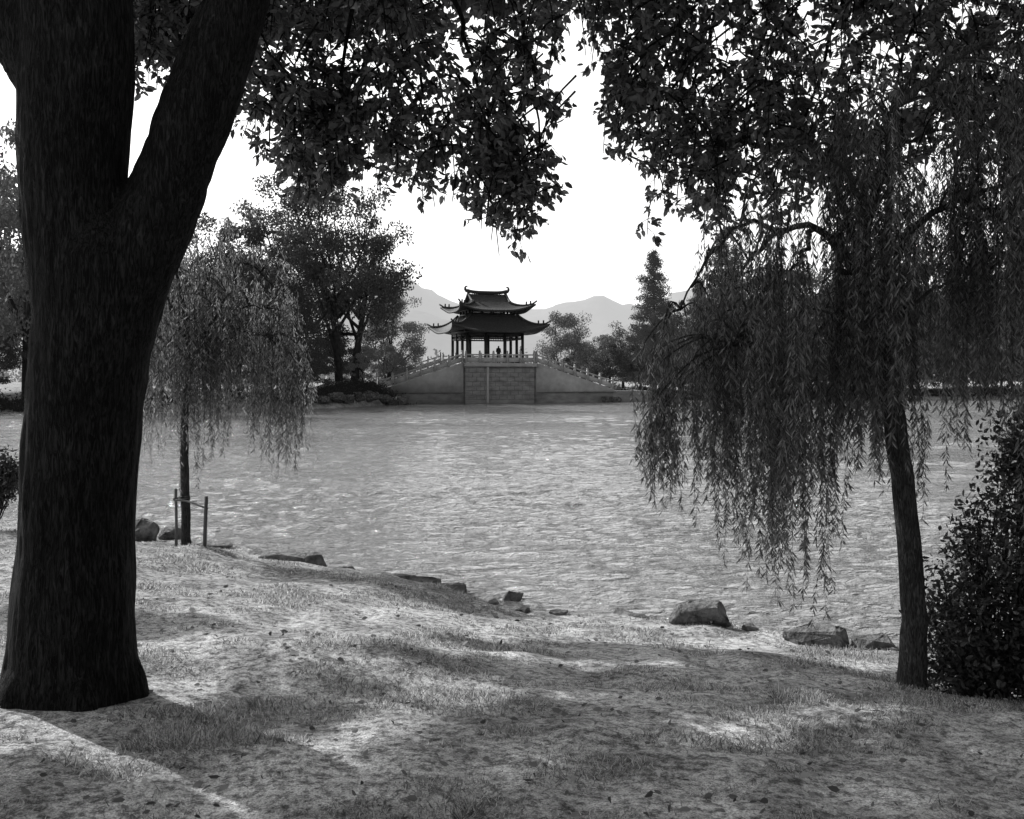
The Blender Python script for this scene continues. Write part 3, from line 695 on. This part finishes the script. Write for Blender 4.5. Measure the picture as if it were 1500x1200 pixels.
# ------------------------------------------------------------------ rocks
def rock(x,y,sx,sy_,sz,seed,rot=0,sink=.3):
    r=np.random.default_rng(seed); bm=bmesh.new()
    for _ in range(22):
        v=r.normal(size=3); v/=np.linalg.norm(v); v=np.sign(v)*np.abs(v)**.6*r.uniform(.8,1.05)
        bm.verts.new((v[0]*sx/2,v[1]*sy_/2,v[2]*sz/2))
    bmesh.ops.convex_hull(bm,input=bm.verts)
    bmesh.ops.delete(bm,geom=[v for v in bm.verts if not v.link_faces],context='VERTS')
    bmesh.ops.bevel(bm,geom=list(bm.edges),offset=min(sx,sz)*.03,segments=1,affect='EDGES',clamp_overlap=True)
    bmesh.ops.triangulate(bm,faces=bm.faces); bmesh.ops.subdivide_edges(bm,edges=bm.edges,cuts=2)
    for v in bm.verts:
        k=mnoise.noise(v.co*7+Vector((seed,0,0)))*.16+mnoise.noise(v.co*25)*.08; v.co*=1+k
        v.co.x=max(-sx*.56,min(sx*.56,v.co.x)); v.co.z=max(-sz*.56,min(sz*.56,v.co.z)); v.co.y=max(-sy_*.56,min(sy_*.56,v.co.y))
    me=bpy.data.meshes.new('rock'); bm.to_mesh(me); bm.free(); me.materials.append(M_rock)
    obj('shore_rock',me,(x,y,max(gz(x,y),-.02)+sz*(.5-sink)),rot)
R=[(-5.35,14.4,.5,.42,.44,1,.2),(-5.0,14.7,.40,.3,.28,2,.8),(-4.3,14.35,.6,.4,.12,3,.1),(-5.9,15.2,.5,.35,.3,31,.1),(-3.5,14.0,.6,.4,.22,4,-.5),(-3.1,13.65,.85,.45,.2,5,-.3),
   (-2.65,13.45,.36,.25,.34,6,.4),(-1.2,12.25,.95,.35,.26,7,-.4),(-.75,12.05,.45,.35,.18,8,-.6),(-.02,11.55,.30,.2,.2,9,.3),
   (1.2,10.5,.4,.2,.12,10,-.3),(1.5,10.35,.35,.2,.12,101,-.2),(1.85,9.75,.62,.38,.30,11,-.15),(2.32,9.65,.18,.14,.09,111,0),(2.85,9.25,.66,.36,.26,12,-.4),(3.3,9.1,.45,.3,.18,13,.2),
   (3.9,8.7,.5,.3,.22,16,.1),(-6.4,15.6,.5,.4,.25,17,.3),(-7.3,16.4,.6,.4,.3,18,.1)]
for r_ in R: rock(*r_)
rr_=np.random.default_rng(9)
for i in range(22):
    x=rr_.uniform(-6,4.2); y=float(np.interp(x,SX,SY))+rr_.normal(0,.15); s=rr_.uniform(.05,.16)
    y+= .18*float(sines(np.array([x]),np.array([0.]),2.0,3)[0])
    rock(x,y,s*1.8,s,s*.45,200+i,rr_.uniform(0,3),.25)
for i in range(16):
    x=[-11.3,-10.7,-12.2,-9.9,-13.4,9.2,10,11.2,12.5,14,-12.8,-14.2,-15.1,-11.9,-16.2,-10.3][i]; y=float(np.interp(x,FX,FY))-.1 if abs(x)>11 else (88 if x<0 else 97)
    rock(x,y,rng.uniform(.8,2.1),1.4,rng.uniform(.5,1.1),50+i,rng.uniform(0,3),.2)
# ------------------------------------------------------------------ shrubs
def shrub(name, blobs, n, ls, seed):
    P=[];D=[];T=[]
    base=np.array(blobs[0][:3])*1.0; base[2]=gz(base[0],base[1])
    for (x,y,z,r,rz) in blobs:
        for _ in range(26):
            c=np.array([x,y,z])+rdir(1)[0]*[r,r,rz]*rng.uniform(.4,1.1)
            gb=np.array([x*.6+base[0]*.4,y*.6+base[1]*.4,gz(x,y)-.05]); T.append(limb([gb,(gb+c)/2+rng.normal(0,.05,3),c],[.012,.008,.003],6,4))
            m_=n//(26*len(blobs)); P.append(c+rdir(m_)*rng.uniform(0,1,(m_,1))**.5*.22); D.append(rdir(m_))
    P=np.concatenate(P);D=np.concatenate(D); s=rng.uniform(.6,1.2,len(P)); lv,lq=leaves(P,D,ls*s,ls*.45*s,True); tv,tq=merge(T)
    obj(name,build(name,[(tv,tq,M_bark),(lv,lq,M_shrub)]))
shrub('lakeside_shrub',[(3.45,7.4,.8,.42,.45),(3.8,7.5,1.3,.5,.55),(4.2,7.6,1.7,.5,.7),(4.1,7.0,.8,.55,.5),(4.7,7.5,1.4,.6,1.0),(3.3,7.1,.55,.3,.25),(4.1,7.6,2.1,.35,.5)],26000,.055,1)
shrub('lakeside_shrub',[(-7.6,14.5,1.0,.45,.5),(-8.2,15,1.1,.6,.6)],7000,.07,2)
# ------------------------------------------------------------------ grass
m,nt,out=newmat('grass_blade')
geo=N(nt,'ShaderNodeNewGeometry'); c=ramp(nt,geo.outputs['Random Per Island'],[(0,.08),(.6,.34),(1,.68)])
d1=N(nt,'ShaderNodeBsdfDiffuse'); t1=N(nt,'ShaderNodeBsdfTranslucent'); nt.links.new(c,d1.inputs[0]); nt.links.new(c,t1.inputs[0])
mx=N(nt,'ShaderNodeMixShader',Fac=.55); nt.links.new(d1.outputs[0],mx.inputs[1]); nt.links.new(t1.outputs[0],mx.inputs[2]); nt.links.new(mx.outputs[0],out.inputs[0])
n=290000
u=rng.uniform(0,1,n); y=3.0+13*u**1.6; x=rng.uniform(-1,1,n)*(.56*y+.6)
v=sines(x,y,3.0,41)+.8*sines(x,y,9,42); keep=(shore_d(x,y)>.12)&(v+rng.normal(0,.5,n)>.25); 
x=x[keep];y=y[keep];v=v[keep]; n=len(x); z=ground_z(x,y)-.004
hh=(.008+.016*rng.uniform(0,1,n)**2+.012*np.clip(v,0,3))*rng.uniform(.6,1.2,n)
tuft=[(-1.65,4.75),(-2.0,4.5),(-.9,4.4),(.45,5.4),(1.1,4.8),(-.3,5.0),(2.0,5.0),(.8,4.1),(1.9,4.3),(-.2,4.1),(2.9,5.6),(1.6,6.2),(-1.4,4.2),(.2,4.5),(2.6,4.6),(-2.3,4.2)]
for tx,ty in tuft: hh += .06*np.exp(-((x-tx)**2+(y-ty)**2)/.012)*rng.uniform(.3,1,n)
a=rng.uniform(0,6.28,n); lean=rng.uniform(.1,1.6,n)*hh; b_=rng.uniform(0,6.28,n); w=.0018+.0003*y
S=np.stack([np.cos(a),np.sin(a),0*a],-1)*w[:,None]; B0=np.stack([x,y,z],-1); Tp=B0+np.stack([np.cos(b_)*lean,np.sin(b_)*lean,hh],-1)
V=np.stack([B0-S,B0+S,Tp+S*.25,Tp-S*.25],1).reshape(-1,3)
obj('grass',build('grass',[(V,np.arange(n*4).reshape(n,4),m)]))
M_fall=leaf_mat('dry_leaf',.05,.4,.2,1.2)
n=1600; y=3.2+8*rng.uniform(0,1,n)**1.5; x=rng.uniform(-1,1,n)*(.55*y+.3); k=shore_d(x,y)>.3; x=x[k];y=y[k];n=len(x)
P=np.stack([x,y,ground_z(x,y)+.016],-1); D=rdir(n)*[1,1,.25]; s=rng.uniform(.4,1.0,n)
fl=leaves(P,D,.06*s,.03*s,True); obj('fallen_leaves',build('fallen_leaves',[(fl[0],fl[1],M_fall)]))
# ------------------------------------------------------------------ light, world, camera
w=bpy.data.worlds.new('World'); scene.world=w; w.use_nodes=True; nt=w.node_tree; nt.nodes.clear()
out=nt.nodes.new('ShaderNodeOutputWorld'); bg=nt.nodes.new('ShaderNodeBackground'); sky=nt.nodes.new('ShaderNodeTexSky')
sky.sky_type='NISHITA'; sky.sun_disc=False; sky.sun_elevation=SUN_EL; sky.sun_rotation=math.atan2(SD[0],SD[1])
sky.air_density=1.3; sky.dust_density=5.0; sky.ozone_density=1.0
bw=nt.nodes.new('ShaderNodeRGBToBW'); nt.links.new(sky.outputs[0],bw.inputs[0])
tc=nt.nodes.new('ShaderNodeTexCoord'); sx=nt.nodes.new('ShaderNodeSeparateXYZ'); nt.links.new(tc.outputs['Generated'],sx.inputs[0])
el=nt.nodes.new('ShaderNodeMapRange'); el.interpolation_type='SMOOTHSTEP'; nt.links.new(sx.outputs[2],el.inputs[0])
for i,v in zip((1,2,3,4),(.46,.80,1,0)): el.inputs[i].default_value=v
dt=nt.nodes.new('ShaderNodeVectorMath'); dt.operation='DOT_PRODUCT'; nt.links.new(tc.outputs['Generated'],dt.inputs[0]); dt.inputs[1].default_value=(SD[0],SD[1],0)
az=nt.nodes.new('ShaderNodeMapRange'); az.interpolation_type='SMOOTHSTEP'; nt.links.new(dt.outputs['Value'],az.inputs[0])
for i,v in zip((1,2,3,4),(-.30,.14,.08,1)): az.inputs[i].default_value=v
ml=nt.nodes.new('ShaderNodeMath'); ml.operation='MULTIPLY'; nt.links.new(el.outputs[0],ml.inputs[0]); nt.links.new(az.outputs[0],ml.inputs[1])
ma=nt.nodes.new('ShaderNodeMath'); ma.operation='MULTIPLY_ADD'; nt.links.new(ml.outputs[0],ma.inputs[0]); ma.inputs[1].default_value=10.5; nt.links.new(bw.outputs[0],ma.inputs[2])
nt.links.new(ma.outputs[0],bg.inputs[0]); bg.inputs[1].default_value=.10
nt.links.new(bg.outputs[0],out.inputs[0])
sl=bpy.data.lights.new('sun','SUN'); sl.energy=5.0; sl.angle=math.radians(.5); sl.color=(1,1,1)
so=bpy.data.objects.new('sun',sl); scene.collection.objects.link(so)
d=Vector((SD[0]*math.cos(SUN_EL),SD[1]*math.cos(SUN_EL),math.sin(SUN_EL))); so.rotation_euler=d.to_track_quat('Z','Y').to_euler(); so.location=(-20,20,30)
cd=bpy.data.cameras.new('camera'); co=bpy.data.objects.new('camera',cd); scene.collection.objects.link(co)
co.location=(0,0,EYE); co.rotation_euler=(math.radians(90),0,0); cd.lens=35; cd.sensor_width=36; cd.shift_y=-50/1500
cd.clip_start=.1; cd.clip_end=8000; scene.camera=co
scene.view_settings.view_transform='Standard'; scene.view_settings.look='None'; scene.view_settings.exposure=0
print('willow leaves',nl)
